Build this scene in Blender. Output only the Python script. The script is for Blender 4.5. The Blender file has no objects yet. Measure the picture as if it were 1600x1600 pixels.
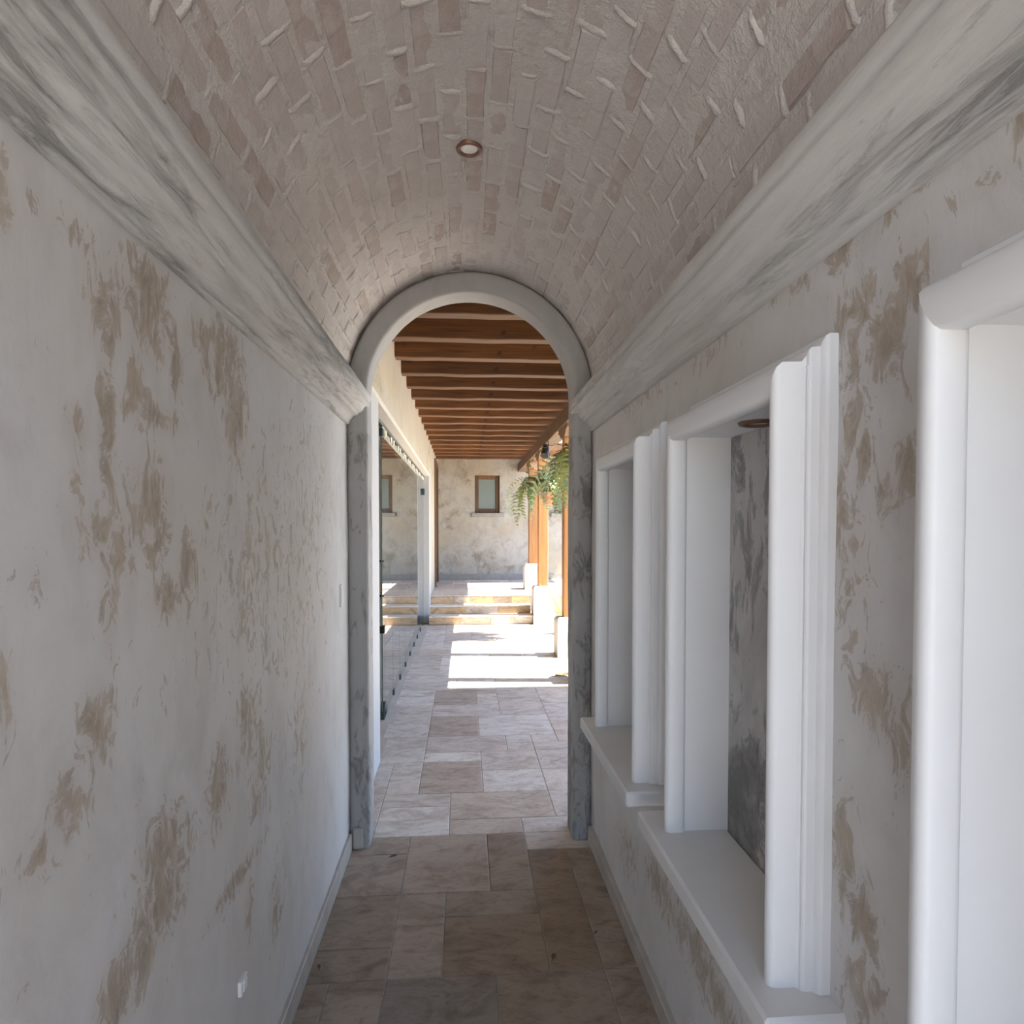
import bpy, bmesh, math, random
import numpy as np
from mathutils import Vector, noise, Matrix
R = math.radians
SC = bpy.context.scene
COL = SC.collection
random.seed(7)

# ------------------------------------------------------------------ camera
H = 1.55
cam_d = bpy.data.cameras.new('camera')
cam_d.sensor_width = 36.0
cam_d.lens = 36.0 * 1000.0 / 1600.0
cam_d.shift_y = (850.186 - 800.0) / 1600.0
cam_d.clip_start = 0.02
cam = bpy.data.objects.new('camera', cam_d)
COL.objects.link(cam)
cam.location = (0, 0, H)
cam.rotation_euler = (R(90 - 1.5), 0, -R(4.2877))
SC.camera = cam

# ------------------------------------------------------------------ sky, sun, exposure
world = bpy.data.worlds.new('sky')
SC.world = world
world.use_nodes = True
wn = world.node_tree
wn.nodes.clear()
sky = wn.nodes.new('ShaderNodeTexSky')
sky.sky_type = 'NISHITA'
sky.sun_disc = False
sky.sun_elevation = R(64)
sky.sun_rotation = R(95)
sky.altitude = 1500
sky.air_density = 1.0
sky.dust_density = 1.6
bg = wn.nodes.new('ShaderNodeBackground')
bg.inputs['Strength'].default_value = 0.32
wo = wn.nodes.new('ShaderNodeOutputWorld')
wn.links.new(sky.outputs[0], bg.inputs[0])
wn.links.new(bg.outputs[0], wo.inputs[0])
sun_d = bpy.data.lights.new('sun', 'SUN')
sun_d.energy = 9.0
sun_d.angle = R(0.53)
sun_d.color = (1.0, 0.92, 0.79)
sun = bpy.data.objects.new('sun', sun_d)
COL.objects.link(sun)
sun.rotation_euler = Vector((-0.55, 0.05, -1.0)).to_track_quat('-Z', 'Y').to_euler()
sun.location = (6, 4, 10)
SC.view_settings.view_transform = 'Standard'
SC.view_settings.look = 'None'
SC.view_settings.gamma = 1.0
SC.view_settings.use_curve_mapping = False
SC.view_settings.exposure = 1.55
try:
    SC.cycles.max_bounces = 16
    SC.cycles.diffuse_bounces = 10
except Exception:
    pass


# ------------------------------------------------------------------ materials
def new_mat(name):
    m = bpy.data.materials.new(name)
    m.use_nodes = True
    nt = m.node_tree
    return m, nt, nt.nodes['Principled BSDF']


def node(nt, typ, **kw):
    n = nt.nodes.new(typ)
    for k, v in kw.items():
        setattr(n, k, v)
    return n


def ramp(nt, fac, stops):
    r = node(nt, 'ShaderNodeValToRGB')
    els = r.color_ramp.elements
    while len(els) < len(stops):
        els.new(0.5)
    for e, (p, c) in zip(els, stops):
        e.position = p
        e.color = (c[0], c[1], c[2], 1) if isinstance(c, (tuple, list)) else (c, c, c, 1)
    nt.links.new(fac, r.inputs[0])
    return r.outputs[0]


def noise_tex(nt, scale, detail=4, rough=0.55, vec=(1, 1, 1), dist=0.0):
    tc = node(nt, 'ShaderNodeTexCoord')
    mp = node(nt, 'ShaderNodeMapping')
    mp.inputs['Scale'].default_value = vec
    nt.links.new(tc.outputs['Object'], mp.inputs[0])
    n = node(nt, 'ShaderNodeTexNoise')
    n.inputs['Scale'].default_value = scale
    n.inputs['Detail'].default_value = detail
    n.inputs['Roughness'].default_value = rough
    n.inputs['Distortion'].default_value = dist
    nt.links.new(mp.outputs[0], n.inputs['Vector'])
    return n.outputs['Fac']


def mix(nt, fac, a, b, mode='MIX'):
    m = node(nt, 'ShaderNodeMix', data_type='RGBA', blend_type=mode)
    for i, v in ((0, fac), (6, a), (7, b)):
        if hasattr(v, 'is_linked') or isinstance(v, bpy.types.NodeSocket):
            nt.links.new(v, m.inputs[i])
        elif isinstance(v, (tuple, list)):
            m.inputs[i].default_value = (v[0], v[1], v[2], 1)
        else:
            m.inputs[i].default_value = v
    return m.outputs[2]


def math_n(nt, op, a, b=None):
    m = node(nt, 'ShaderNodeMath', operation=op)
    for i, v in enumerate((a, b)):
        if v is None:
            continue
        if isinstance(v, bpy.types.NodeSocket):
            nt.links.new(v, m.inputs[i])
        else:
            m.inputs[i].default_value = v
    return m.outputs[0]


def bump(nt, bsdf, h, strength=0.2, dist=0.01):
    b = node(nt, 'ShaderNodeBump')
    b.inputs['Strength'].default_value = strength
    b.inputs['Distance'].default_value = dist
    nt.links.new(h, b.inputs['Height'])
    nt.links.new(b.outputs[0], bsdf.inputs['Normal'])


def plain(name, col, rough=0.6, metal=0.0, var=0.06, scale=8, bump_s=0.0):
    m, nt, b = new_mat(name)
    n = noise_tex(nt, scale, 5)
    lo = tuple(c * (1 - var) for c in col)
    hi = tuple(min(1, c * (1 + var)) for c in col)
    nt.links.new(ramp(nt, n, [(0.3, lo), (0.7, hi)]), b.inputs['Base Color'])
    b.inputs['Roughness'].default_value = rough
    b.inputs['Metallic'].default_value = metal
    if bump_s:
        bump(nt, b, noise_tex(nt, scale * 6, 3), bump_s, 0.004)
    return m


def plaster(name, base, shade, warm, wearcol, vec=(1, 1, 0.35), fine=26, amp=1.0, use_attr=True, bias=0.0,
            wear_soft=0.16, bump_s=0.25, streak=0.35):
    """Trowelled plaster: cloudy light coat worn through to a darker coat where the wear field is high."""
    m, nt, b = new_mat(name)
    big = noise_tex(nt, 1.6, 5, 0.6)
    mid = noise_tex(nt, 5.0, 6, 0.65, vec=vec, dist=0.6)
    fin = noise_tex(nt, fine, 8, 0.72, vec=vec, dist=1.2)
    col = ramp(nt, mid, [(0.30, shade), (0.52, base), (0.75, tuple(min(1, c * 1.07) for c in base))])
    col = mix(nt, ramp(nt, big, [(0.42, 0.0), (0.68, 0.65)]), col, warm)
    st = noise_tex(nt, 9.0, 6, 0.7, vec=(vec[0], vec[1], vec[2] * 0.4), dist=0.3)
    col = mix(nt, math_n(nt, 'MULTIPLY', ramp(nt, st, [(0.5, 0.0), (0.8, 1.0)]), streak), col, shade)
    if use_attr:
        at = node(nt, 'ShaderNodeAttribute', attribute_name='wear')
        w = at.outputs['Fac']
        hal = math_n(nt, 'ADD', w, math_n(nt, 'MULTIPLY', math_n(nt, 'SUBTRACT', mid, 0.5), 1.1))
        col = mix(nt, ramp(nt, hal, [(0.10, 0.0), (0.60, 0.36)]), col, tuple(0.45 * a_ + 0.55 * b_ for a_, b_ in zip(warm, wearcol)))
    else:
        big2 = noise_tex(nt, 2.6, 3, 0.5, vec=vec, dist=0.5)
        w = ramp(nt, big2, [(0.35, 0.0), (0.75, 1.0)])
    t = math_n(nt, 'ADD', w, math_n(nt, 'MULTIPLY', math_n(nt, 'SUBTRACT', fin, 0.5), amp * 2.2))
    t = math_n(nt, 'ADD', t, bias)
    mask = ramp(nt, t, [(0.38, 0.0), (0.38 + wear_soft, 0.55), (0.80, 1.0)])
    wc = ramp(nt, noise_tex(nt, 30, 5, 0.7, vec=(vec[0], vec[1], vec[2] * 0.5)),
              [(0.3, tuple(c * 0.78 for c in wearcol)), (0.7, tuple(min(1, c * 1.2) for c in wearcol))])
    col = mix(nt, mask, col, wc)
    nt.links.new(col, b.inputs['Base Color'])
    b.inputs['Roughness'].default_value = 0.62
    b.inputs['Specular IOR Level'].default_value = 0.25
    h = math_n(nt, 'SUBTRACT', math_n(nt, 'MULTIPLY', fin, 0.35), math_n(nt, 'MULTIPLY', mask, 0.5))
    h = math_n(nt, 'ADD', h, math_n(nt, 'MULTIPLY', mid, 0.4))
    bump(nt, b, h, bump_s, 0.006)
    return m


def wood(name, dark, light, axis='X', rough=0.6):
    m, nt, b = new_mat(name)
    v = {'X': (0.5, 9, 9), 'Y': (9, 0.5, 9), 'Z': (9, 9, 0.5)}[axis]
    n = noise_tex(nt, 3.0, 6, 0.62, vec=v, dist=0.8)
    col = ramp(nt, n, [(0.28, dark), (0.5, tuple((a + c) / 2 for a, c in zip(dark, light))), (0.75, light)])
    oi = node(nt, 'ShaderNodeObjectInfo')
    k = ramp(nt, oi.outputs['Random'], [(0.0, 0.72), (1.0, 1.18)])
    col = mix(nt, 1.0, col, k, 'MULTIPLY')
    kn = noise_tex(nt, 5.5, 2, 0.5, vec=(1, 1, 1))
    col = mix(nt, ramp(nt, kn, [(0.70, 0.0), (0.78, 0.7)]), col, tuple(c * 0.5 for c in dark))
    nt.links.new(col, b.inputs['Base Color'])
    b.inputs['Roughness'].default_value = rough
    bump(nt, b, n, 0.15, 0.004)
    return m


def stone(name, rough=0.5):
    """Travertine tiles: a colour per tile (object colour, corridor shade included) with drifting veins and pits."""
    m, nt, b = new_mat(name)
    oi = node(nt, 'ShaderNodeObjectInfo')
    tc = node(nt, 'ShaderNodeTexCoord')
    mp = node(nt, 'ShaderNodeMapping')
    mp.inputs['Scale'].default_value = (2.6, 4.6, 2.6)
    nt.links.new(tc.outputs['Object'], mp.inputs[0])
    off = node(nt, 'ShaderNodeCombineXYZ')
    for i in range(3):
        nt.links.new(math_n(nt, 'MULTIPLY', oi.outputs['Random'], 37.0 + 11 * i), off.inputs[i])
    va = node(nt, 'ShaderNodeVectorMath', operation='ADD')
    nt.links.new(mp.outputs[0], va.inputs[0])
    nt.links.new(off.outputs[0], va.inputs[1])

    def nz(scale, detail, rough_, dist):
        n = node(nt, 'ShaderNodeTexNoise')
        n.inputs['Scale'].default_value = scale
        n.inputs['Detail'].default_value = detail
        n.inputs['Roughness'].default_value = rough_
        n.inputs['Distortion'].default_value = dist
        nt.links.new(va.outputs[0], n.inputs['Vector'])
        return n.outputs['Fac']
    cloud = nz(1.3, 5, 0.6, 1.6)
    vein = nz(5.0, 8, 0.72, 1.6)
    col = mix(nt, 1.0, oi.outputs['Color'], ramp(nt, cloud, [(0.28, (0.62, 0.56, 0.50)), (0.52, (0.98, 0.97, 0.96)), (0.75, (1.1, 1.08, 1.04))]), 'MULTIPLY')
    col = mix(nt, ramp(nt, vein, [(0.50, 0.0), (0.70, 0.75)]), col, mix(nt, 1.0, col, (0.62, 0.51, 0.40), 'MULTIPLY'))
    pit = nz(26, 3, 0.6, 0.0)
    col = mix(nt, ramp(nt, pit, [(0.70, 0.0), (0.78, 0.45)]), col, (0.16, 0.12, 0.09))
    nt.links.new(col, b.inputs['Base Color'])
    b.inputs['Roughness'].default_value = rough
    b.inputs['Specular IOR Level'].default_value = 0.3
    bump(nt, b, vein, 0.08, 0.004)
    return m


M = {}
M['wall'] = plaster('plaster_light', (0.625, 0.61, 0.60), (0.525, 0.503, 0.487), (0.575, 0.532, 0.488), (0.40, 0.335, 0.265), vec=(1, 1, 0.6), fine=24, amp=1.25, bump_s=0.4, wear_soft=0.05)
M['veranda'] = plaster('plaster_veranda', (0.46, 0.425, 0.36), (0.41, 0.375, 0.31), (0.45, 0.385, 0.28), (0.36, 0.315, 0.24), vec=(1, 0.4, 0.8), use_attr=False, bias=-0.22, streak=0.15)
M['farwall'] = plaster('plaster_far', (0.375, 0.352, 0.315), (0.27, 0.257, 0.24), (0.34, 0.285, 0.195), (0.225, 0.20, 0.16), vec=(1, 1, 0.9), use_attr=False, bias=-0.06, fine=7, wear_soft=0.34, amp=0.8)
M['cornice'] = plaster('plaster_cornice', (0.60, 0.59, 0.575), (0.42, 0.41, 0.395), (0.55, 0.52, 0.485), (0.31, 0.30, 0.288), vec=(2.4, 0.28, 3.2), use_attr=False, bias=-0.02, wear_soft=0.3, fine=15, bump_s=0.6, streak=0.6)
M['arch'] = plaster('plaster_arch', (0.37, 0.362, 0.356), (0.30, 0.293, 0.288), (0.36, 0.343, 0.32), (0.18, 0.172, 0.166), vec=(1, 1, 0.45), wear_soft=0.12, amp=1.15, bump_s=0.5, fine=18)
M['niche_back'] = plaster('plaster_niche', (0.55, 0.54, 0.53), (0.36, 0.352, 0.345), (0.50, 0.48, 0.45), (0.20, 0.195, 0.188), vec=(1, 1, 0.5), use_attr=False, bias=0.04, fine=14, wear_soft=0.1, bump_s=0.5)
M['white'] = plain('white_paint', (0.75, 0.75, 0.755), 0.5, var=0.015)
M['sill'] = plain('sill_stone', (0.66, 0.655, 0.645), 0.55, var=0.03)
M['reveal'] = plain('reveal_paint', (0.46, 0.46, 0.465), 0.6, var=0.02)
M['cream'] = plain('cream_paint', (0.60, 0.565, 0.51), 0.6, var=0.03)
M['plinth'] = plain('plinth_plaster', (0.50, 0.475, 0.44), 0.7, var=0.05)
M['beam'] = wood('beam_wood', (0.045, 0.018, 0.006), (0.23, 0.092, 0.024), 'X')
M['deck'] = wood('roof_boards', (0.14, 0.06, 0.02), (0.26, 0.12, 0.04), 'Y')
M['girder'] = wood('girder_wood', (0.16, 0.09, 0.05), (0.32, 0.19, 0.11), 'Y')
M['post'] = wood('post_wood', (0.34, 0.145, 0.045), (0.50, 0.25, 0.09), 'Z', 0.5)
M['frame'] = wood('window_wood', (0.075, 0.036, 0.016), (0.14, 0.072, 0.034), 'Z', 0.5)
M['stone'] = stone('travertine')
M['grout'] = plain('grout', (0.44, 0.40, 0.35), 0.85)
M['paving'] = plain('paving', (0.52, 0.47, 0.40), 0.8, var=0.12, scale=3)
M['baseboard'] = plain('baseboard_stone', (0.42, 0.385, 0.34), 0.6, var=0.14, scale=12)
M['courtyard'] = plain('courtyard_stone', (0.66, 0.61, 0.54), 0.8, var=0.08, scale=3)
M['step_end'] = plain('step_end_stone', (0.60, 0.53, 0.45), 0.6, var=0.08)
M['roof'] = plain('roof_screed', (0.45, 0.42, 0.38), 0.9)
M['copper'] = plain('copper_ring', (0.20, 0.105, 0.07), 0.45, 0.35)
M['lens'] = plain('frosted_lens', (0.62, 0.61, 0.58), 0.3)
M['black'] = plain('black_metal', (0.02, 0.02, 0.02), 0.45, 0.4)
M['steel'] = plain('dark_fitting', (0.06, 0.085, 0.08), 0.35, 0.6)
M['chrome'] = plain('pale_fitting', (0.70, 0.66, 0.55), 0.3, 0.3)
M['plate'] = plain('switch_plate', (0.66, 0.645, 0.63), 0.4, var=0.01)
M['clay'] = plain('terracotta', (0.46, 0.22, 0.12), 0.8, var=0.15, scale=20)
M['soil'] = plain('soil', (0.05, 0.035, 0.022), 0.95)
M['dry'] = plain('dry_leaf', (0.16, 0.095, 0.045), 0.8, var=0.3, scale=40)
M['dark_base'] = plain('grey_stone', (0.27, 0.25, 0.225), 0.6, var=0.14, scale=12)
M['room'] = plain('room_paint', (0.55, 0.53, 0.50), 0.8)


def leaf_mat(name, lo, hi):
    m, nt, b = new_mat(name)
    oi = node(nt, 'ShaderNodeObjectInfo')
    col = ramp(nt, oi.outputs['Random'], [(0.0, lo), (1.0, hi)])
    col = mix(nt, 1.0, col, ramp(nt, noise_tex(nt, 9, 3), [(0.3, 0.75), (0.7, 1.15)]), 'MULTIPLY')
    nt.links.new(col, b.inputs['Base Color'])
    b.inputs['Roughness'].default_value = 0.5
    tr = node(nt, 'ShaderNodeBsdfTranslucent')
    nt.links.new(col, tr.inputs[0])
    ms = node(nt, 'ShaderNodeMixShader')
    ms.inputs[0].default_value = 0.35
    out = nt.nodes['Material Output']
    nt.links.new(b.outputs[0], ms.inputs[1])
    nt.links.new(tr.outputs[0], ms.inputs[2])
    nt.links.new(ms.outputs[0], out.inputs[0])
    return m


M['fern'] = leaf_mat('fern_green', (0.13, 0.20, 0.13), (0.36, 0.39, 0.12))
M['blade'] = leaf_mat('blade_green', (0.30, 0.36, 0.12), (0.55, 0.56, 0.30))


def glass_mat(name, tint, rough=0.0):
    m, nt, b = new_mat(name)
    n = noise_tex(nt, 2, 2)
    nt.links.new(ramp(nt, n, [(0, tint), (1, tuple(c * 0.97 for c in tint))]), b.inputs['Base Color'])
    b.inputs['Roughness'].default_value = rough
    b.inputs['Transmission Weight'].default_value = 1.0
    b.inputs['IOR'].default_value = 1.5
    return m


M['glass'] = glass_mat('clear_glass', (0.90, 0.97, 0.94))
M['glass_edge'] = plain('glass_edge', (0.16, 0.21, 0.19), 0.3)
M['frosted'] = plain('frosted_pane', (0.17, 0.205, 0.19), 0.35, var=0.03)


# ------------------------------------------------------------------ mesh helpers
def mesh_obj(name, verts, faces, mat, parent=None, smooth=False, loc=None):
    me = bpy.data.meshes.new(name)
    me.from_pydata([tuple(v) for v in verts], [], faces)
    me.update()
    if mat is not None:
        me.materials.append(mat)
    if smooth:
        me.polygons.foreach_set('use_smooth', [True] * len(me.polygons))
    o = bpy.data.objects.new(name, me)
    COL.objects.link(o)
    if parent:
        o.parent = parent
    if loc:
        o.location = loc
    return o


class MB:
    """Collects shapes and links them as one mesh."""
    def __init__(self):
        self.v, self.f = [], []

    def add(self, verts, faces):
        n = len(self.v)
        self.v += [tuple(p) for p in verts]
        self.f += [tuple(i + n for i in f) for f in faces]
        return self

    def box(self, x0, x1, y0, y1, z0, z1, bev=0.0):
        bm = bmesh.new()
        bmesh.ops.create_cube(bm, size=1)
        for v in bm.verts:
            v.co = ((x0 + x1) / 2 + v.co.x * (x1 - x0), (y0 + y1) / 2 + v.co.y * (y1 - y0), (z0 + z1) / 2 + v.co.z * (z1 - z0))
        if bev:
            bmesh.ops.bevel(bm, geom=bm.edges[:], offset=bev, segments=2 if bev > 0.008 else 1, affect='EDGES', profile=0.5)
        return self.bm(bm)

    def bm(self, bm, mat4=None):
        if mat4 is not None:
            bm.transform(mat4)
        bm.verts.index_update()
        self.add([v.co[:] for v in bm.verts], [[v.index for v in f.verts] for f in bm.faces])
        bm.free()
        return self

    def tube(self, p, q, r, seg=8, r2=None):
        p, q = Vector(p), Vector(q)
        d = q - p
        m = Matrix.Translation((p + q) / 2) @ d.to_track_quat('Z', 'Y').to_matrix().to_4x4()
        bm = bmesh.new()
        bmesh.ops.create_cone(bm, cap_ends=True, segments=seg, radius1=r, radius2=r if r2 is None else r2, depth=d.length)
        return self.bm(bm, m)

    def lathe(self, prof, seg=24, c=(0, 0, 0), close=False):
        vs, fs, n = [], [], len(prof)
        for k in range(seg):
            a = 2 * math.pi * k / seg
            for r, z in prof:
                vs.append((c[0] + r * math.cos(a), c[1] + r * math.sin(a), c[2] + z))
        for k in range(seg):
            k2 = (k + 1) % seg
            for i in range(n - 1 if not close else n):
                j = (i + 1) % n
                fs.append((k * n + i, k2 * n + i, k2 * n + j, k * n + j))
        return self.add(vs, fs)

    def build(self, name, mat, parent=None, smooth=False, loc=None):
        return mesh_obj(name, self.v, self.f, mat, parent, smooth, loc)


def thing(name, label, cat, loc=(0, 0, 0), group=None):
    o = bpy.data.objects.new(name, None)
    o.empty_display_size = 0.1
    COL.objects.link(o)
    o.location = loc
    return tag(o, label, cat, group)


def tag(o, label, cat, group=None):
    o['label'] = label
    o['category'] = cat
    o['kind'] = 'thing'
    if group:
        o['group'] = group
    return o


def struct(o, label=None):
    o['kind'] = 'structure'
    if label:
        o['label'] = label
    return o


def struct_empty(name, label=None):
    o = bpy.data.objects.new(name, None)
    o.empty_display_size = 0.1
    COL.objects.link(o)
    return struct(o, label)


def local(o, parent_loc):
    """Shift a mesh built in world coordinates into the frame of a thing at parent_loc."""
    o.data.transform(Matrix.Translation(-Vector(parent_loc)))
    return o


def nz(x, y, z, s=1.0):
    return noise.noise(Vector((x * s, y * s, z * s)))


# ------------------------------------------------------------------ corridor walls
XL, XR = -0.55, 0.625
YB, YA = -1.25, 3.16            # open end behind the camera, end wall with the arch
# worn patches: centre (Y, Z), half sizes, strength
PATCH_L = [(0.824, 1.946, 0.013, 0.035, 1),
           (0.953, 1.971, 0.06, 0.022, 0.55),
           (1.175, 1.941, 0.06, 0.073, 1),
           (1.043, 1.89, 0.045, 0.061, 0.8),
           (1.132, 1.803, 0.024, 0.054, 0.9),
           (1.188, 1.75, 0.095, 0.02, 0.9),
           (1.286, 1.863, 0.019, 0.056, 0.9),
           (1.046, 1.709, 0.018, 0.09, 0.95),
           (0.968, 1.692, 0.022, 0.024, 0.8),
           (1.404, 1.966, 0.033, 0.032, 0.9),
           (1.549, 1.929, 0.09, 0.075, 0.95),
           (1.599, 1.811, 0.052, 0.093, 0.95),
           (1.183, 1.594, 0.052, 0.063, 1),
           (1.003, 1.544, 0.042, 0.038, 0.75),
           (1.065, 1.523, 0.038, 0.043, 0.8),
           (1.194, 1.549, 0.034, 0.055, 0.75),
           (1.329, 1.478, 0.033, 0.049, 0.9),
           (1.248, 1.422, 0.058, 0.031, 0.85),
           (1.038, 1.424, 0.018, 0.072, 0.8),
           (1.003, 1.254, 0.032, 0.053, 1),
           (0.932, 1.163, 0.032, 0.038, 1),
           (0.863, 1.126, 0.035, 0.035, 0.7),
           (1.208, 0.96, 0.07, 0.053, 1),
           (1.203, 0.873, 0.08, 0.073, 0.9),
           (1.126, 0.828, 0.054, 0.057, 1),
           (1.044, 0.806, 0.045, 0.047, 0.95),
           (1.479, 0.962, 0.053, 0.079, 0.85),
           (1.677, 1.047, 0.068, 0.09, 0.7),
           (1.787, 0.889, 0.067, 0.105, 0.7),
           (1.595, 0.693, 0.125, 0.022, 0.85),
           (1.671, 0.567, 0.024, 0.062, 0.8),
           (1.912, 0.44, 0.058, 0.091, 0.7),
           (1.851, 1.431, 0.37, 0.235, 0.5),
           (0.807, 1.353, 0.011, 0.054, 0.85),
           (2.298, 1.492, 0.28, 0.45, 0.42),
           (1.102, 1.438, 0.016, 0.064, 0.5),
           (2.187, 0.847, 0.118, 0.172, 0.5),
           (0.846, 1.254, 0.012, 0.024, 0.4),
           (1.662, 1.346, 0.086, 0.097, 0.62),
           (0.965, 1.6, 0.014, 0.055, 0.6),
           (0.871, 1.487, 0.038, 0.025, 0.35)]
PATCH_R = [(1.031, 2.008, 0.027, 0.023, 1),
           (0.869, 1.91, 0.033, 0.038, 1),
           (0.977, 1.905, 0.026, 0.026, 0.95),
           (1.027, 1.894, 0.016, 0.04, 0.9),
           (0.924, 1.832, 0.036, 0.054, 1),
           (0.998, 1.813, 0.021, 0.043, 0.9),
           (0.873, 1.652, 0.02, 0.038, 0.95),
           (0.997, 1.74, 0.024, 0.062, 0.7),
           (0.991, 1.492, 0.038, 0.155, 0.6),
           (0.922, 1.291, 0.054, 0.054, 0.85),
           (0.871, 1.249, 0.022, 0.046, 0.8),
           (1.001, 1.014, 0.023, 0.074, 1),
           (0.95, 0.928, 0.022, 0.053, 0.95),
           (0.95, 0.815, 0.042, 0.051, 0.8),
           (0.914, 1.611, 0.029, 0.057, 0.6),
           (0.862, 1.734, 0.013, 0.054, 0.5),
           (0.831, 2.011, 0.073, 0.005, 0.5),
           (0.734, 1.964, 0.038, 0.012, 0.6),
           (0.909, 2.015, 0.011, 0.015, 0.8),
           (1.234, 2.016, 0.078, 0.025, 0.5),
           (1.639, 1.99, 0.136, 0.033, 0.5),
           (2.248, 2.014, 0.253, 0.041, 0.5),
           (2.093, 1.983, 0.146, 0.042, 0.4),
           (1.991, 0.383, 0.148, 0.062, 0.8),
           (1.652, 0.403, 0.122, 0.069, 0.85),
           (2.396, 0.302, 0.116, 0.074, 0.6),
           (1.806, 0.394, 0.056, 0.075, 0.7),
           (1.52, 0.378, 0.12, 0.048, 0.8),
           (0.691, 2.001, 0.009, 0.022, 0.9),
           (0.97, 1.655, 0.016, 0.061, 0.8),
           (1.028, 1.576, 0.015, 0.086, 0.8)]

NICHES = [(0.16, 0.695), (1.09, 1.63), (1.99, 2.53)]   # clear openings along Y
NZ0, NZ1 = 0.745, 1.775


def wear_field(ys, zs, patches):
    Y, Z = np.meshgrid(ys, zs, indexing='ij')
    w = np.zeros_like(Y)
    for (cy, cz, hy, hz, s) in patches:
        d = np.sqrt(((Y - cy) / (hy * 1.5)) ** 2 + ((Z - cz) / (hz * 1.4)) ** 2)
        w = np.maximum(w, s * np.clip(1.15 - 0.75 * d, 0, 1))
    return w * 0.74


def wall_sheet(name, x, sgn, patches, back, label, holes=()):
    ys = list(np.arange(YB, YA + 1e-6, 0.0145))
    zs = list(np.arange(0, 2.12, 0.0145))
    for (a, b) in holes:
        for e in (a - 0.02, b + 0.02):
            i = int(np.argmin([abs(t - e) for t in ys])); ys[i] = e
    if holes:
        for e in (NZ0 - 0.02, NZ1 + 0.02):
            i = int(np.argmin([abs(t - e) for t in zs])); zs[i] = e
    ys, zs = np.array(ys), np.array(zs)
    w = wear_field(ys, zs, patches)
    verts, wear = [], []
    for i, y in enumerate(ys):
        for j, z in enumerate(zs):
            d = 0.0035 * nz(0.3, y, z, 2.2) + 0.0012 * nz(5.1, y, z, 9.0) - 0.0012 * min(1, w[i, j])
            verts.append((x + sgn * (d - 0.002), y, z))
            wear.append(w[i, j])
    nzn = len(zs)
    faces = []
    for i in range(len(ys) - 1):
        ym = (ys[i] + ys[i + 1]) / 2
        for j in range(nzn - 1):
            zm = (zs[j] + zs[j + 1]) / 2
            if any(a - 0.02 < ym < b + 0.02 and NZ0 - 0.02 < zm < NZ1 + 0.02 for a, b in holes):
                continue
            q = (i * nzn + j, i * nzn + j + 1, (i + 1) * nzn + j + 1, (i + 1) * nzn + j)
            faces.append(q if sgn < 0 else q[::-1])
    mb = MB()
    mb.add(verts, faces)
    x0, x1 = sorted(back)
    mb.box(x0, x1, YB, 3.2, -0.05, 2.9)
    # close the narrow cavity between the sheet and the masonry at its open end and its top
    e0, e1 = sorted((x, back[0]))
    mb.box(e0, e1, YB - 0.01, YB + 0.02, -0.05, 2.9)
    mb.box(e0, e1, YB, YA, 2.10, 2.2)
    o = mb.build(name, M['wall'])
    at = o.data.attributes.new('wear', 'FLOAT', 'POINT')
    at.data.foreach_set('value', wear + [0.0] * (len(o.data.vertices) - len(wear)))
    sm = [False] * len(o.data.polygons)
    sm[:len(faces)] = [True] * len(faces)
    o.data.polygons.foreach_set('use_smooth', sm)
    return struct(o, label)


wall_l = wall_sheet('wall_left', XL, 1, PATCH_L, (-0.57, -0.80), 'left corridor wall of pale plaster with brown worn patches')
wall_r = wall_sheet('wall_right', XR, -1, PATCH_R, (0.715, 0.95), 'right corridor wall of pale plaster with three white framed niches', NICHES)

# niches: white casing, stone sill, grey back
PROF = [(0.012, 0.044), (0.006, 0.045), (0.002, 0.049), (0.000, 0.055), (0.000, 0.084), (0.003, 0.091), (0.010, 0.0955), (0.019, 0.0955), (0.026, 0.092), (0.030, 0.084),
        (0.0305, 0.050), (0.034, 0.046), (0.0345, 0.044), (0.040, 0.042), (0.042, 0.038), (0.0425, 0.024), (0.047, 0.022), (0.051, 0.019), (0.053, 0.013), (0.053, -0.01)]
KH = 1.9


def casing(kind, y0, y1, parent):
    n = len(PROF)
    vs = []
    for (u, p) in PROF:
        x = XR - p
        if kind == 'near':
            vs += [(x, y0 - u, NZ0), (x, y0 - u, NZ1 + KH * u)]
        elif kind == 'far':
            vs += [(x, y1 + u, NZ1 + KH * u), (x, y1 + u, NZ0)]
        else:
            vs += [(x, y0 - u, NZ1 + KH * u), (x, y1 + u, NZ1 + KH * u)]
    fs = [(2 * i, 2 * i + 1, 2 * i + 3, 2 * i + 2) for i in range(n - 1)]
    # inner return of the roll towards the lining
    o = mesh_obj('casing_head' if kind == 'head' else 'casing_jamb', vs, fs, M['white'], parent)
    o.data.polygons.foreach_set('use_smooth', [i <= 9 for i in range(len(fs))])
    return o


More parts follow.
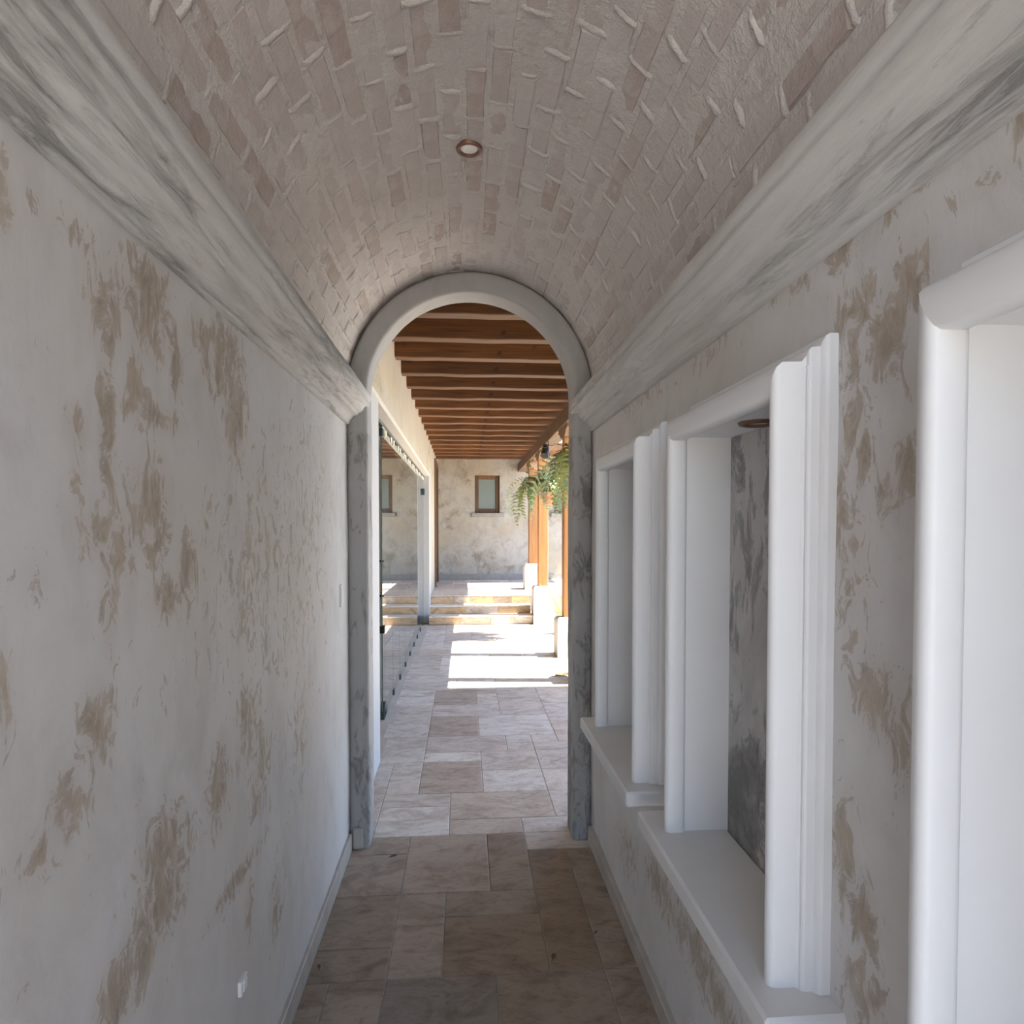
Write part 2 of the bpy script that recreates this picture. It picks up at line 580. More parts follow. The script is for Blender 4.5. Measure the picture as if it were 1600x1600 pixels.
for k, (y0, y1) in enumerate(NICHES):
    lab = ['nearest white framed wall niche, cut off by the right edge of the picture',
           'middle white framed wall niche with a copper light in its soffit',
           'farthest white framed wall niche, beside the grey arch'][k]
    nr = struct_empty('window_%d' % (k + 3), lab)
    casing('near', y0, y1, nr)
    casing('far', y0, y1, nr)
    casing('head', y0, y1, nr)
    xb = 0.705
    e = 0.010
    xs0 = XR - 0.045
    MB().box(xs0, xb, y0 - 0.04, y0 - e, NZ0 - 0.01, NZ1 + e).build('lining_jamb', M['white'], nr)
    MB().box(xs0, xb, y1 + e, y1 + 0.04, NZ0 - 0.01, NZ1 + e).build('lining_jamb', M['white'], nr)
    MB().box(xs0, xb, y0 - 0.04, y1 + 0.04, NZ1 + e, NZ1 + 0.05).build('lining_soffit', M['white'], nr)
    MB().box(0.70, 0.714, y0 - 0.04, y1 + 0.04, NZ0 - 0.03, NZ1 + 0.05).build('back_panel', M['niche_back'], nr)
    MB().box(0.49, 0.7, y0 - 0.10, y1 + 0.14, NZ0 - 0.048, NZ0, 0.006).build('window_sill', M['sill'], nr)
    # recessed light in the soffit
    zc = NZ1 + e
    c = (0.655, (y0 + y1) / 2 + 0.03, zc)
    lt = thing('niche_light', ['round copper niche light in the soffit of the nearest niche, out at the right edge',
                               'round copper niche light in the soffit of the middle niche',
                               'round copper niche light in the soffit of the niche beside the arch'][k], 'light', c)
    MB().lathe([(0.030, 0.001), (0.030, -0.004), (0.034, -0.008), (0.042, -0.006), (0.044, 0.001)], 20).build('trim_ring', M['copper'], lt, True)
    MB().lathe([(0.0, -0.001), (0.031, -0.001), (0.031, 0.003)], 20).build('lamp_lens', M['lens'], lt)

# ------------------------------------------------------------------ vault of whitewashed bricks
VX, VZ, VR = 0.036, 2.19, 0.600


def vpt(a, r, y):
    return (VX - r * math.cos(a), y, VZ + r * math.sin(a))


def vault_disp(a, y):
    return 0.0045 * nz(a * 4.0, y * 2.2, 1.7, 1.6) + 0.0044 * nz(a * 11, y * 9, 4.2, 1.3) + 0.0034 * nz(a * 26, y * 26, 8.2, 1.0) - 0.001


na, ny = 150, 290
vv, ff = [], []
for i in range(na + 1):
    a = math.pi * i / na
    for j in range(ny + 1):
        y = YB + (YA - YB) * j / ny
        vv.append(vpt(a, VR - 0.0035 + vault_disp(a, y), y))
for i in range(na):
    for j in range(ny):
        q = (i * (ny + 1) + j, (i + 1) * (ny + 1) + j, (i + 1) * (ny + 1) + j + 1, i * (ny + 1) + j + 1)
        ff.append(q)
ceil_mb = MB()
ceil_mb.add(vv, ff)
nf = len(ff)
# outside of the vault: haunches and flat roof over it
ceil_mb.box(-0.80, -0.572, YB, 3.2, 2.19, 2.9)
ceil_mb.box(0.645, 0.95, YB, 3.2, 2.19, 2.9)
ceil_mb.box(-0.80, 0.95, YB, 3.2, 2.82, 2.95)
m, nt, b = new_mat('lime_mortar')
c1 = noise_tex(nt, 3.0, 5, 0.6)
c2 = noise_tex(nt, 40, 5, 0.7)
col = ramp(nt, c1, [(0.3, (0.53, 0.49, 0.46)), (0.55, (0.58, 0.545, 0.52)), (0.75, (0.61, 0.58, 0.56))])
nt.links.new(col, b.inputs['Base Color'])
b.inputs['Roughness'].default_value = 0.8
bump(nt, b, math_n(nt, 'ADD', c2, noise_tex(nt, 17, 4, 0.65)), 0.9, 0.009)
M['mortar'] = m
m, nt, b = new_mat('whitewashed_brick')
oi = node(nt, 'ShaderNodeObjectInfo')
col = ramp(nt, oi.outputs['Random'], [(0.0, (0.40, 0.33, 0.295)), (0.2, (0.485, 0.43, 0.405)), (0.65, (0.52, 0.472, 0.455)), (1.0, (0.55, 0.51, 0.49))])
col = mix(nt, ramp(nt, noise_tex(nt, 14, 6, 0.7), [(0.46, 0.0), (0.72, 0.8)]), col, (0.57, 0.535, 0.51))
nt.links.new(col, b.inputs['Base Color'])
b.inputs['Roughness'].default_value = 0.8
bump(nt, b, math_n(nt, 'ADD', noise_tex(nt, 45, 5, 0.7), noise_tex(nt, 15, 4, 0.6)), 0.6, 0.008)
M['brick'] = m
ceiling = ceil_mb.build('ceiling', M['mortar'])
sm = [False] * len(ceiling.data.polygons)
sm[:nf] = [True] * nf
ceiling.data.polygons.foreach_set('use_smooth', sm)
struct(ceiling, 'barrel vault of whitewashed bricks over the corridor')

BW, BL = 0.056, 0.203


def brick_mesh(seed):
    rnd = random.Random(seed)
    w, l, t, c = BW / 2, BL / 2, 0.012, 0.005
    vs = []
    for (z, ins) in ((-t, 0), (0.0, 0.0), (0.006, c)):
        for (sx, sy) in ((-1, -1), (1, -1), (1, 1), (-1, 1)):
            vs.append((sx * (w - ins) + rnd.uniform(-.002, .002), sy * (l - ins) + rnd.uniform(-.004, .004), z + (rnd.uniform(-.002, .0015) if z > -t else 0)))
    fs = [(8, 9, 10, 11)]
    for r in (0, 4):
        for k in range(4):
            fs.append((r + k, r + (k + 1) % 4, r + 4 + (k + 1) % 4, r + 4 + k))
    me = bpy.data.meshes.new('brick')
    me.from_pydata(vs, [], fs)
    me.materials.append(M['brick'])
    return me


brick_meshes = [brick_mesh(s) for s in range(7)]
rows = 27
da = math.pi / rows
pitch = BL + 0.012
ridges = MB()
rb = random.Random(3)
n_brick = 0
for r in range(rows):
    a = (r + 0.5) * da
    # nearest Y the picture can show on this row
    ystart = 0.62 + 0.62 * math.sin(a)
    off = rb.uniform(-0.025, 0.025) + (0.5 * pitch if r % 2 else 0)
    y = 3.15 - pitch * 0.5 + off
    while y > ystart:
        if y < 3.15 - BL * 0.35:
            o = bpy.data.objects.new('brick', brick_meshes[rb.randrange(7)])
            COL.objects.link(o)
            o.parent = ceiling
            depth = 0.0045 * nz(a * 4.0, y * 2.2, 1.7, 1.6) + rb.uniform(-0.002, 0.003)
            o.location = vpt(a, VR - 0.001 + depth, y)
            # local Z points to the vault axis, local Y runs along the corridor
            zax = Vector((math.cos(a), 0, -math.sin(a)))
            yax = Vector((0, 1, 0))
            xax = yax.cross(zax)
            mt = Matrix((xax, yax, zax)).transposed().to_4x4()
            o.rotation_euler = (mt @ Matrix.Rotation(rb.uniform(-.012, .012), 4, 'Z') @ Matrix.Rotation(rb.uniform(-.02, .02), 4, 'Y')).to_euler()
            n_brick += 1
        # lump of mortar squeezed out of the end joint
        if rb.random() < 0.93 and y > ystart - 0.05:
            ye = y + pitch / 2
            if ye < 3.13:
                seg = 6
                half = da * rb.uniform(0.40, 0.62)
                hgt = rb.uniform(0.004, 0.010)
                sk = rb.uniform(-0.012, 0.012)
                wid = rb.uniform(0.009, 0.017)
                vs, fs = [], []
                for s in range(seg + 1):
                    t = s / seg
                    aa = a + (t - 0.5) * 2 * half + rb.uniform(-.004, .004)
                    bell = math.sin(math.pi * min(1, max(0, t))) ** 0.5
                    yy = ye + (t - 0.5) * sk + rb.uniform(-.002, .002)
                    for (dy, dh) in ((-wid, 0.006), (-wid * 0.45, -hgt * bell * rb.uniform(.7, 1.1)), (wid * 0.45, -hgt * bell * rb.uniform(.6, 1.0)), (wid, 0.006)):
                        vs.append(vpt(aa, VR - 0.004 + dh, yy + dy))
                for s in range(seg):
                    for q in range(3):
                        fs.append((s * 4 + q, s * 4 + 4 + q, s * 4 + 5 + q, s * 4 + 1 + q))
                ridges.add(vs, fs)
        # mortar smeared along the long joint
        if rb.random() < 0.55:
            seg = 5
            aj = a + da / 2
            ln = rb.uniform(0.05, 0.15)
            vs, fs = [], []
            y1_ = y + rb.uniform(-0.1, 0.1)
            hgt = rb.uniform(0.003, 0.008)
            for s in range(seg + 1):
                t = s / seg
                yy = min(3.14, y1_ + (t - .5) * ln)
                bell = math.sin(math.pi * t) ** 0.5
                for (dw, dh) in ((-.010, .006), (-.004, -hgt * bell * rb.uniform(.6, 1.1)), (.004, -hgt * bell * rb.uniform(.6, 1.1)), (.010, .006)):
                    vs.append(vpt(aj + (dw + rb.uniform(-.002, .002)) / VR, VR - 0.004 + dh, yy))
            for s in range(seg):
                for q in range(3):
                    fs.append((s * 4 + q, s * 4 + 1 + q, s * 4 + 5 + q, s * 4 + 4 + q))
            ridges.add(vs, fs)
        y -= pitch * rb.uniform(0.985, 1.015)
rg = ridges.build('mortar_ridge', M['mortar'], ceiling, True)
rg['kind'] = 'stuff'
print('bricks', n_brick)

# cornices
CP = [(-0.02, 2.036), (0.0, 2.036), (0.012, 2.038), (0.016, 2.044), (0.013, 2.052), (0.017, 2.056), (0.022, 2.064), (0.031, 2.074), (0.044, 2.081),
      (0.050, 2.083), (0.051, 2.090), (0.058, 2.0925), (0.066, 2.098), (0.073, 2.107), (0.077, 2.118), (0.082, 2.123), (0.090, 2.128), (0.096, 2.137), (0.098, 2.148),
      (0.094, 2.153), (0.101, 2.158), (0.1015, 2.186), (0.097, 2.191), (0.06, 2.196), (-0.02, 2.20)]


def cornice(name, x, s, dz, label):
    n = len(CP)
    m_ = 200
    vs, fs = [], []
    for j in range(m_ + 1):
        y = YB + (YA - 0.005 - YB) * j / m_
        for i, (p, z) in enumerate(CP):
            d = 0.0022 * nz(y * 2.0, i * 0.6, x, 1.5) + 0.0014 * nz(y * 9, i * 0.9, x, 1.5)
            vs.append((x + s * (p + d), y, z + dz + 0.0015 * nz(y * 3, i * .7, 7 + x)))
    for j in range(m_):
        for i in range(n - 1):
            q = (j * n + i, (j + 1) * n + i, (j + 1) * n + i + 1, j * n + i + 1)
            fs.append(q if s > 0 else q[::-1])
    o = mesh_obj(name, vs, fs, M['cornice'], None, True)
    return struct(o, label)


cornice('trim_1', XL, 1, 0.0, 'moulded grey plaster cornice on the left wall under the vault')
cornice('trim_2', XR, -1, -0.02, 'moulded grey plaster cornice on the right wall under the vault')

# baseboards
struct(MB().box(XL - 0.01, -0.538, YB, 3.09, 0, 0.083, 0.003).build('baseboard_left', M['baseboard']), 'stone baseboard along the left corridor wall')
struct(MB().box(0.607, XR + 0.01, YB, 3.09, 0, 0.078, 0.003).build('baseboard_right', M['baseboard']), 'stone baseboard along the right corridor wall')

# ------------------------------------------------------------------ end wall with the arch
AX, AZ, RI, RO = 0.038, 2.185, 0.497, 0.591
ew = MB()
xs = [AX - 0.54 * math.cos(math.pi * i / 36) for i in range(37)]


def arch_z(x, r):
    d = r * r - (x - AX) ** 2
    return AZ + (math.sqrt(d) if d > 0 else 0)


TOPZ = 3.3
for i in range(36):
    x0, x1 = xs[i], xs[i + 1]
    z0, z1 = arch_z(x0, 0.54), arch_z(x1, 0.54)
    p = [(x0, 3.155, z0), (x1, 3.155, z1), (x1, 3.155, TOPZ), (x0, 3.155, TOPZ), (x0, 3.265, z0), (x1, 3.265, z1), (x1, 3.265, TOPZ), (x0, 3.265, TOPZ)]
    ew.add(p, [(0, 1, 2, 3), (5, 4, 7, 6), (0, 4, 5, 1), (3, 2, 6, 7)])
ew.box(-0.80, xs[0], 3.155, 3.265, -0.05, TOPZ)
ew.box(xs[-1], 3.2, 3.155, 3.265, -0.05, TOPZ)
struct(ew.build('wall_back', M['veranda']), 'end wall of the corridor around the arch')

# the arch rib itself, pilasters and ring in one sweep
sec = [(RO, 3.17), (RO, 3.113), (RO - 0.006, 3.104), (RO - 0.016, 3.100), (RI + 0.02, 3.100), (RI + 0.008, 3.104), (RI, 3.113), (RI, 3.19), (RI, 3.262), (RI + 0.006, 3.274), (RI + 0.06, 3.276)]
path = []
for k in range(90):
    path.append(('L', AZ * k / 90))
for k in range(65):
    path.append(('A', math.pi * k / 64))
for k in range(90):
    path.append(('R', AZ * (1 - (k + 1) / 90)))
# split the face into strips so that the wear can vary across it
full = []
for (p, q) in zip(sec[:-1], sec[1:]):
    nsub = max(1, int(math.hypot(q[0] - p[0], q[1] - p[1]) / 0.014))
    for s in range(nsub):
        full.append((p[0] + (q[0] - p[0]) * s / nsub, p[1] + (q[1] - p[1]) * s / nsub))
full.append(sec[-1])
vs, wear = [], []
for (t, v) in path:
    for (r, y) in full:
        if t == 'L':
            x, z = AX - r, v
        elif t == 'R':
            x, z = AX + r, v
        else:
            x, z = AX - r * math.cos(v), AZ + r * math.sin(v)
        d = 0.003 * nz(x, y, z, 5) + 0.0015 * nz(x, y, z, 22)
        vs.append((x + d, y + d, z))
        w = 0.0
        if t == 'R' and z < 2.0:
            w = 0.42 + 0.45 * nz(x, y, z * 0.6, 7)
        elif t == 'L' and z < 2.0:
            w = 0.22 + 0.45 * nz(x, y + 3, z * 0.6, 7)
        else:
            w = 0.0
        wear.append(max(0, w))
nfu = len(full)
fs = []
for j in range(len(path) - 1):
    for i in range(nfu - 1):
        fs.append((j * nfu + i, j * nfu + i + 1, (j + 1) * nfu + i + 1, (j + 1) * nfu + i))
arch = mesh_obj('trim_3', vs, fs, M['arch'], None, True)
at = arch.data.attributes.new('wear', 'FLOAT', 'POINT')
at.data.foreach_set('value', wear)
struct(arch, 'grey plaster arch with pilasters at the end of the corridor')
MB().box(-0.536, -0.488, 3.085, 3.13, 0, 0.10, 0.005).build('pilaster_foot', M['baseboard'], arch)

# ------------------------------------------------------------------ floor tiles
floor = MB()
floor.box(-0.80, 3.0, YB, 10.35, -0.12, -0.004)
floor = struct(floor.build('floor', M['grout']), 'travertine floor tiles laid in a random pattern')
TILE = {}


def tile_mesh(w, d, t):
    k = (round(w, 3), round(d, 3), round(t, 3))
    if k not in TILE:
        c = 0.003
        vs = []
        for (z, ins) in ((-t, 0), (-c, 0), (0, c)):
            for (sx, sy) in ((-1, -1), (1, -1), (1, 1), (-1, 1)):
                vs.append((sx * (w / 2 - ins), sy * (d / 2 - ins), z))
        fs = [(8, 9, 10, 11)]
        for r in (0, 4):
            for q in range(4):
                fs.append((r + q, r + (q + 1) % 4, r + 4 + (q + 1) % 4, r + 4 + q))
        me = bpy.data.meshes.new('tile')
        me.from_pydata(vs, [], fs)
        me.materials.append(M['stone'])
        TILE[k] = me
    return TILE[k]


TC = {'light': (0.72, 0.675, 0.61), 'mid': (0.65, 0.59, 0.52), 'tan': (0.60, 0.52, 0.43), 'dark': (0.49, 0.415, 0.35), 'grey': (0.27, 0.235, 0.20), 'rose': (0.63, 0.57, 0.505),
      'brown': (0.335, 0.272, 0.212), 'shade_brown': (0.285, 0.218, 0.155), 'clay': (0.39, 0.325, 0.262), 'sand': (0.62, 0.45, 0.28)}  # the darkest tones hold the corridor's shade in the tile colour
rt_ = random.Random(11)


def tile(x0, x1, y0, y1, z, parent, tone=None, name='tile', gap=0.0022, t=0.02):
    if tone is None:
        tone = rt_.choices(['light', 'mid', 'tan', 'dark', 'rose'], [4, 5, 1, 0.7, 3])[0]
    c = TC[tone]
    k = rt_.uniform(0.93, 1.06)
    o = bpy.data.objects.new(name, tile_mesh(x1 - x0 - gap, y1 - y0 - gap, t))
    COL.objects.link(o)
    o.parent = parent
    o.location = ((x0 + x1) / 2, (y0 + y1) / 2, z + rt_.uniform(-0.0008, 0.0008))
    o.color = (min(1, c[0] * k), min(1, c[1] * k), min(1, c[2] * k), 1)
    return o


UX, UY = 0.19, 0.17
OX, OY = -0.46, 3.20          # lattice of the tile joints


def lay(i0, i1, j0, j1, fixed, x_min, x_max, y_min, y_max, z, parent):
    used = set()

    def put(i, j, w, d, tone=None):
        x0, x1 = max(x_min, OX + i * UX), min(x_max, OX + (i + w) * UX)
        y0, y1 = max(y_min, OY + j * UY), min(y_max, OY + (j + d) * UY)
        for a in range(w):
            for b_ in range(d):
                used.add((i + a, j + b_))
        if x1 - x0 > 0.02 and y1 - y0 > 0.02:
            tile(x0, x1, y0, y1, z, parent, tone)
    for f in fixed:
        put(*f)
    for j in range(j0, j1):
        for i in range(i0, i1):
            if (i, j) in used:
                continue
            opts = [(2, 3), (3, 2), (2, 2), (2, 2), (2, 3), (1, 2), (2, 1), (1, 1)]
            rt_.shuffle(opts)
            opts.append((1, 1))
            opts.sort(key=lambda q: -(q[0] * q[1]) + rt_.uniform(0, 3.5))
            for (w, d) in opts:
                if i + w <= i1 and j + d <= j1 and all((i + a, j + b_) not in used for a in range(w) for b_ in range(d)):
                    put(i, j, w, d)
                    break


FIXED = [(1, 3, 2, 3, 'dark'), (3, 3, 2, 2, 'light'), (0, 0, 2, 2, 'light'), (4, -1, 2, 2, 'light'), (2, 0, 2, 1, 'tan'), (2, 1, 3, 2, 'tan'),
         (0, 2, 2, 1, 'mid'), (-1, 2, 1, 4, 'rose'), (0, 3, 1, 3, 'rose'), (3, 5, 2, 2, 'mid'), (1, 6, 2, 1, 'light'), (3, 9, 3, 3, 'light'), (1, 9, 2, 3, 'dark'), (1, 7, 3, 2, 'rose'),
         (1, -6, 1, 3, 'clay'), (2, -6, 2, 2, 'shade_brown'), (2, -4, 2, 1, 'brown'), (4, -6, 1, 3, 'shade_brown'), (1, -8, 2, 2, 'grey'), (3, -8, 2, 2, 'brown'), (0, -8, 1, 2, 'clay'), (-1, -3, 2, 2, 'clay'), (1, -3, 2, 3, 'clay'), (3, -3, 1, 3, 'brown'), (4, -3, 1, 2, 'shade_brown'),
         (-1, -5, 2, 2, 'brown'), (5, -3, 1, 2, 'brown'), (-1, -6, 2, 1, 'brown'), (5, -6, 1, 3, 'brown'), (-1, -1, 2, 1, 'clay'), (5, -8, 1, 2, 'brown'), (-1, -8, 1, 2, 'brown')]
lay(-1, 6, -8, 0, [f for f in FIXED if f[1] < 0 and f[1] + f[3] <= 0], XL, XR, OY - 8 * UY, OY, 0.0, floor)  # corridor tiles coloured darker to stand for the shade inside the arch
lay(-1, 11, 0, 42, [f for f in FIXED if f[1] >= 0], -0.60, 1.62, OY, 10.18, 0.0, floor)
# plain tiles nearer than the picture shows and out in the garden are one slab each
struct(MB().box(-0.56, 0.63, YB, OY - 8 * UY - 0.004, -0.05, -0.0005).build('floor', M['paving']), 'floor under the camera')
struct(MB().box(1.63, 3.0, 3.27, 10.3, -0.05, -0.0005).build('floor', M['paving']), 'paving strip beyond the veranda posts')
struct(MB().box(-30, 34, -32, 32, -0.5, -0.13).build('ground', M['paving']), 'sunlit courtyard ground')
struct(MB().box(-6, 6, -14, YB - 0.01, -0.13, -0.0005).build('ground', M['courtyard']), 'courtyard paving before the corridor')

# ------------------------------------------------------------------ steps and landing
SY = [10.20, 10.47, 10.74]
RISE = 0.137
steps = thing('stone_steps', 'three travertine steps up to the landing at the far end of the veranda', 'steps', (0.28, 10.2, 0))
sl = steps.location.copy()
XS0, XS1 = -0.56, 1.095
for k in range(3):
    z0, z1 = k * RISE, (k + 1) * RISE
    y0 = SY[k]
    y1 = SY[k + 1] if k < 2 else 10.80
    bx = MB().box(XS0, XS1, y0 + 0.016, y1 + 0.25 if k < 2 else y1, 0.0 if k == 0 else z0 - 0.01, z1 - 0.021)
    local(bx.build('step_core', M['grout'], steps), sl)
    # riser tiles
    cuts = [[-0.56, -0.06, 0.42, 0.74, 1.095], [-0.56, 0.02, 0.56, 0.86, 1.095], [-0.56, -0.17, 0.10, 0.50, 0.80, 1.095]][k]
    tones = [['sand', 'tan', 'light', 'tan', 'light'], ['sand', 'tan', 'sand', 'sand'], ['sand', 'tan', 'sand', 'clay', 'sand']][k]
    for (a, c, tn) in zip(cuts[:-1], cuts[1:], tones):
        o = tile(a, c, 0, z1 - z0 - 0.024, 0, steps, tn, 'riser_tile', t=0.016)
        o.rotation_euler = (R(90), 0, 0)
        o.location = Vector(((a + c) / 2, y0, (z0 + z1 - 0.022) / 2)) - sl
    # tread tiles with a small nosing
    if k < 2:
        tx = [-0.56, -0.10, 0.33, 0.78, 1.095] if k else [-0.56, -0.02, 0.38, 0.80, 1.095]
        for a, c in zip(tx[:-1], tx[1:]):
            o = tile(a, c, y0 - 0.012, y1 + 0.004, z1, steps, 'light', 'tread_tile', t=0.022)
            o.location -= sl
step_end = struct(MB().box(1.10, 1.50, 10.10, 10.72, -0.01, RISE - 0.001, 0.004).build('trim_6', M['step_end']), 'end of the lowest stone step, running on under the plinth')  # run-on of the lowest step, split off as its own slab
LZ = 3 * RISE
landing = struct(MB().box(-0.8, 4.6, 10.76, 14.1, -0.1, LZ - 0.022).build('floor', M['grout']), 'raised travertine landing above the steps')
yy = [10.728, 11.2, 11.66, 12.1, 12.56, 13.0, 13.45, 13.94]
for j in range(len(yy) - 1):
    x = -0.56 - (0.25 if j % 2 else 0)
    while x < 2.5:
        x1 = x + rt_.choice([0.38, 0.57, 0.57])
        tile(max(x, -0.56), min(x1, 2.6), yy[j], yy[j + 1], LZ, landing, rt_.choice(['light', 'mid', 'rose']))
        x = x1
struct(MB().box(2.6, 4.6, 10.8, 14.0, LZ - 0.022, LZ).build('floor', M['paving']), 'garden side of the landing')

# ------------------------------------------------------------------ veranda walls
GX = -0.655
OY0, OY1, OZ = 4.25, 10.38, 2.39
vw = MB()
vw.box(-0.80, -0.56, 3.265, OY0, -0.05, 3.35)
vw.box(-0.80, -0.56, OY0, OY1, OZ, 3.35)
vw.box(-0.80, -0.56, OY1, 12.25, -0.05, 3.35)
vw.box(-0.80, -0.56, 12.25, 13.55, LZ + 2.45, 3.35)
vw.box(-0.80, -0.56, 13.55, 14.2, -0.05, 3.35)
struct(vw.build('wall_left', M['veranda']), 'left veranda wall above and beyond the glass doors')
# white lining of the wide opening
rev = struct_empty('trim_4', 'white painted reveals of the glazed opening')
MB().box(-0.80, -0.555, OY0 - 0.36, OY0, 0, OZ - 0.005, 0.003).build('jamb', M['reveal'], rev)
MB().box(-0.80, -0.557, OY1 - 0.004, OY1 + 0.35, 0, OZ - 0.005, 0.003).build('jamb', M['reveal'], rev)
MB().box(-0.80, -0.557, OY0 - 0.36, OY1 + 0.1, OZ - 0.012, OZ + 0.03, 0.003).build('lintel_soffit', M['cream'], rev)

# far wall with its windows
WINS = [(0.235, 0.775, 1.862, 2.68), (1.97, 2.51, 1.862, 2.68)]
fw = MB()
FY = 13.95
xe = [-0.8] + [e for w in WINS for e in (w[0], w[1])] + [4.6]
for k in range(0, len(xe) - 1, 2):
    fw.box(xe[k], xe[k + 1], FY, FY + 0.3, 0, 3.35)
for (x0, x1, z0, z1) in WINS:
    fw.box(x0, x1, FY, FY + 0.3, 0, z0)
    fw.box(x0, x1, FY, FY + 0.3, z1, 3.35)
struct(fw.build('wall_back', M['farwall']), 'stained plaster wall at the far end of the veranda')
struct(MB().box(-0.56, 4.5, FY - 0.014, FY, LZ, LZ + 0.125, 0.003).build('baseboard_back', M['dark_base']), 'grey baseboard along the far wall')
for k, (x0, x1, z0, z1) in enumerate(WINS):
    w = struct_empty('window_%d' % (k + 1), ['small wood framed window in the far wall', 'second small window in the far wall, behind the posts'][k])
    f = 0.085
    ya, yb = FY + 0.06, FY + 0.12
    MB().box(x0, x0 + f, ya, yb, z0, z1, 0.006).build('frame_stile', M['frame'], w)
    MB().box(x1 - f, x1, ya, yb, z0, z1, 0.006).build('frame_stile', M['frame'], w)
    MB().box(x0 + f, x1 - f, ya, yb, z1 - f, z1, 0.006).build('frame_rail', M['frame'], w)
    MB().box(x0 + f, x1 - f, ya, yb, z0, z0 + f * 1.1, 0.006).build('frame_rail', M['frame'], w)
    MB().box(x0 + f - 0.01, x1 - f + 0.01, ya + 0.025, ya + 0.033, z0 + f, z1 - f + 0.01).build('pane', M['frosted'], w)
    MB().box(x0 - 0.07, x1 + 0.10, FY - 0.05, FY + 0.06, z0 - 0.085, z0, 0.008).build('window_sill', M['dark_base'], w)

# wooden door in the left wall on the landing
dr = struct_empty('door_2', 'dark wooden door in the left wall on the landing')
MB().box(-0.70, -0.53, 12.25, 12.34, LZ, LZ + 2.45, 0.006).build('door_frame', M['frame'], dr)
MB().box(-0.70, -0.53, 13.46, 13.55, LZ, LZ + 2.45, 0.006).build('door_frame', M['frame'], dr)
MB().box(-0.70, -0.53, 12.34, 13.46, LZ + 2.36, LZ + 2.45, 0.006).build('door_frame', M['frame'], dr)
leafd = MB().box(-0.66, -0.61, 12.34, 13.46, LZ + 0.01, LZ + 2.36, 0.004)
for (z0, z1) in ((LZ + 0.18, LZ + 1.0), (LZ + 1.12, LZ + 2.2)):
    leafd.box(-0.612, -0.60, 12.48, 12.86, z0, z1, 0.008)
    leafd.box(-0.612, -0.60, 12.94, 13.32, z0, z1, 0.008)
ld = leafd.build('door_leaf', M['frame'], dr)
MB().tube((-0.60, 12.41, LZ + 1.0), (-0.55, 12.41, LZ + 1.0), 0.012).tube((-0.55, 12.41, LZ + 1.0), (-0.55, 12.53, LZ + 1.0), 0.010).build('handle', M['black'], ld)

# ------------------------------------------------------------------ frameless glass doors
gd = struct_empty('door_1', 'row of frameless glass panels along the left of the veranda')
seams = [4.70, 5.30, 5.90, 6.50, 7.10, 7.70, 8.30, 8.90, 9.50, 10.10, 10.375]
for k, (a, c) in enumerate(zip(seams[:-1], seams[1:])):
    if k == 0:
        a += 0.46
    gp = MB().box(GX - 0.005, GX + 0.005, a + 0.002, c - 0.002, 0.02, OZ - 0.055).build('glass_panel', M['glass'], gd)
    gp.data.materials.append(M['glass_edge'])
    for p_ in gp.data.polygons:
        if abs(p_.normal.x) < 0.5:
            p_.material_index = 1
    if k == 0:
        # patch fitting, floor pivot and pull handle of the first panel
        MB().tube((GX - 0.016, a + 0.07, 0.075), (GX + 0.016, a + 0.07, 0.075), 0.062, 16).box(GX - 0.016, GX + 0.016, a, a + 0.10, 0.005, 0.075, 0.004).build('patch_fitting', M['steel'], gp)
        hb = MB()
        hb.tube((GX - 0.05, a + 0.03, 0.94), (GX - 0.05, a + 0.03, 1.34), 0.014)
        hb.tube((GX - 0.05, a + 0.03, 1.0), (GX + 0.012, a + 0.03, 1.0), 0.008)
        hb.tube((GX - 0.05, a + 0.03, 1.28), (GX + 0.012, a + 0.03, 1.28), 0.008)
        hb.build('handle', M['black'], gp)
        MB().box(GX - 0.02, GX + 0.02, a, a + 0.07, 0.70, 0.76, 0.004).build('lock', M['black'], gp)
        MB().box(GX - 0.016, GX + 0.016, a, a + 0.09, OZ - 0.115, OZ - 0.05, 0.004).build('patch_fitting', M['steel'], gp)
    else:
        MB().box(GX - 0.013, GX + 0.013, a + 0.02, a + 0.085, 0.004, 0.055, 0.003).build('clip', M['steel'], gp)
    for yy_ in (a + 0.07, c - 0.13):
        MB().box(GX - 0.014, GX + 0.014, yy_, yy_ + 0.075, OZ - 0.085, OZ - 0.035, 0.003).build('clip', M['chrome'], gp)
    if k == 9:
        MB().box(GX + 0.005, GX + 0.04, a + 0.05, a + 0.14, 2.06, 2.16, 0.006).build('latch', M['steel'], gp)
MB().box(GX - 0.018, GX + 0.018, OY0, OY1 - 0.006, OZ - 0.04, OZ - 0.012, 0.002).build('top_track', M['steel'], gd)
# the room behind the glass
rm = MB()
rm.box(-4.2, -0.80, 3.9, 10.9, -0.12, 0.0)
rm.box(-4.2, -0.80, 3.9, 10.9, 2.8, 2.9)
rm.box(-4.3, -4.2, 3.9, 10.9, -0.12, 2.9)
rm.box(-4.2, -0.80, 3.8, 3.9, -0.12, 2.9)
rm.box(-4.2, -0.80, 10.9, 11.0, -0.12, 2.9)
struct(rm.build('wall_left', M['room']), 'plain dim room behind the glass doors')
struct(MB().box(-0.80, -0.56, OY0, OY1, -0.05, 0.0).build('trim_5', M['paving']), 'stone threshold under the glass doors')

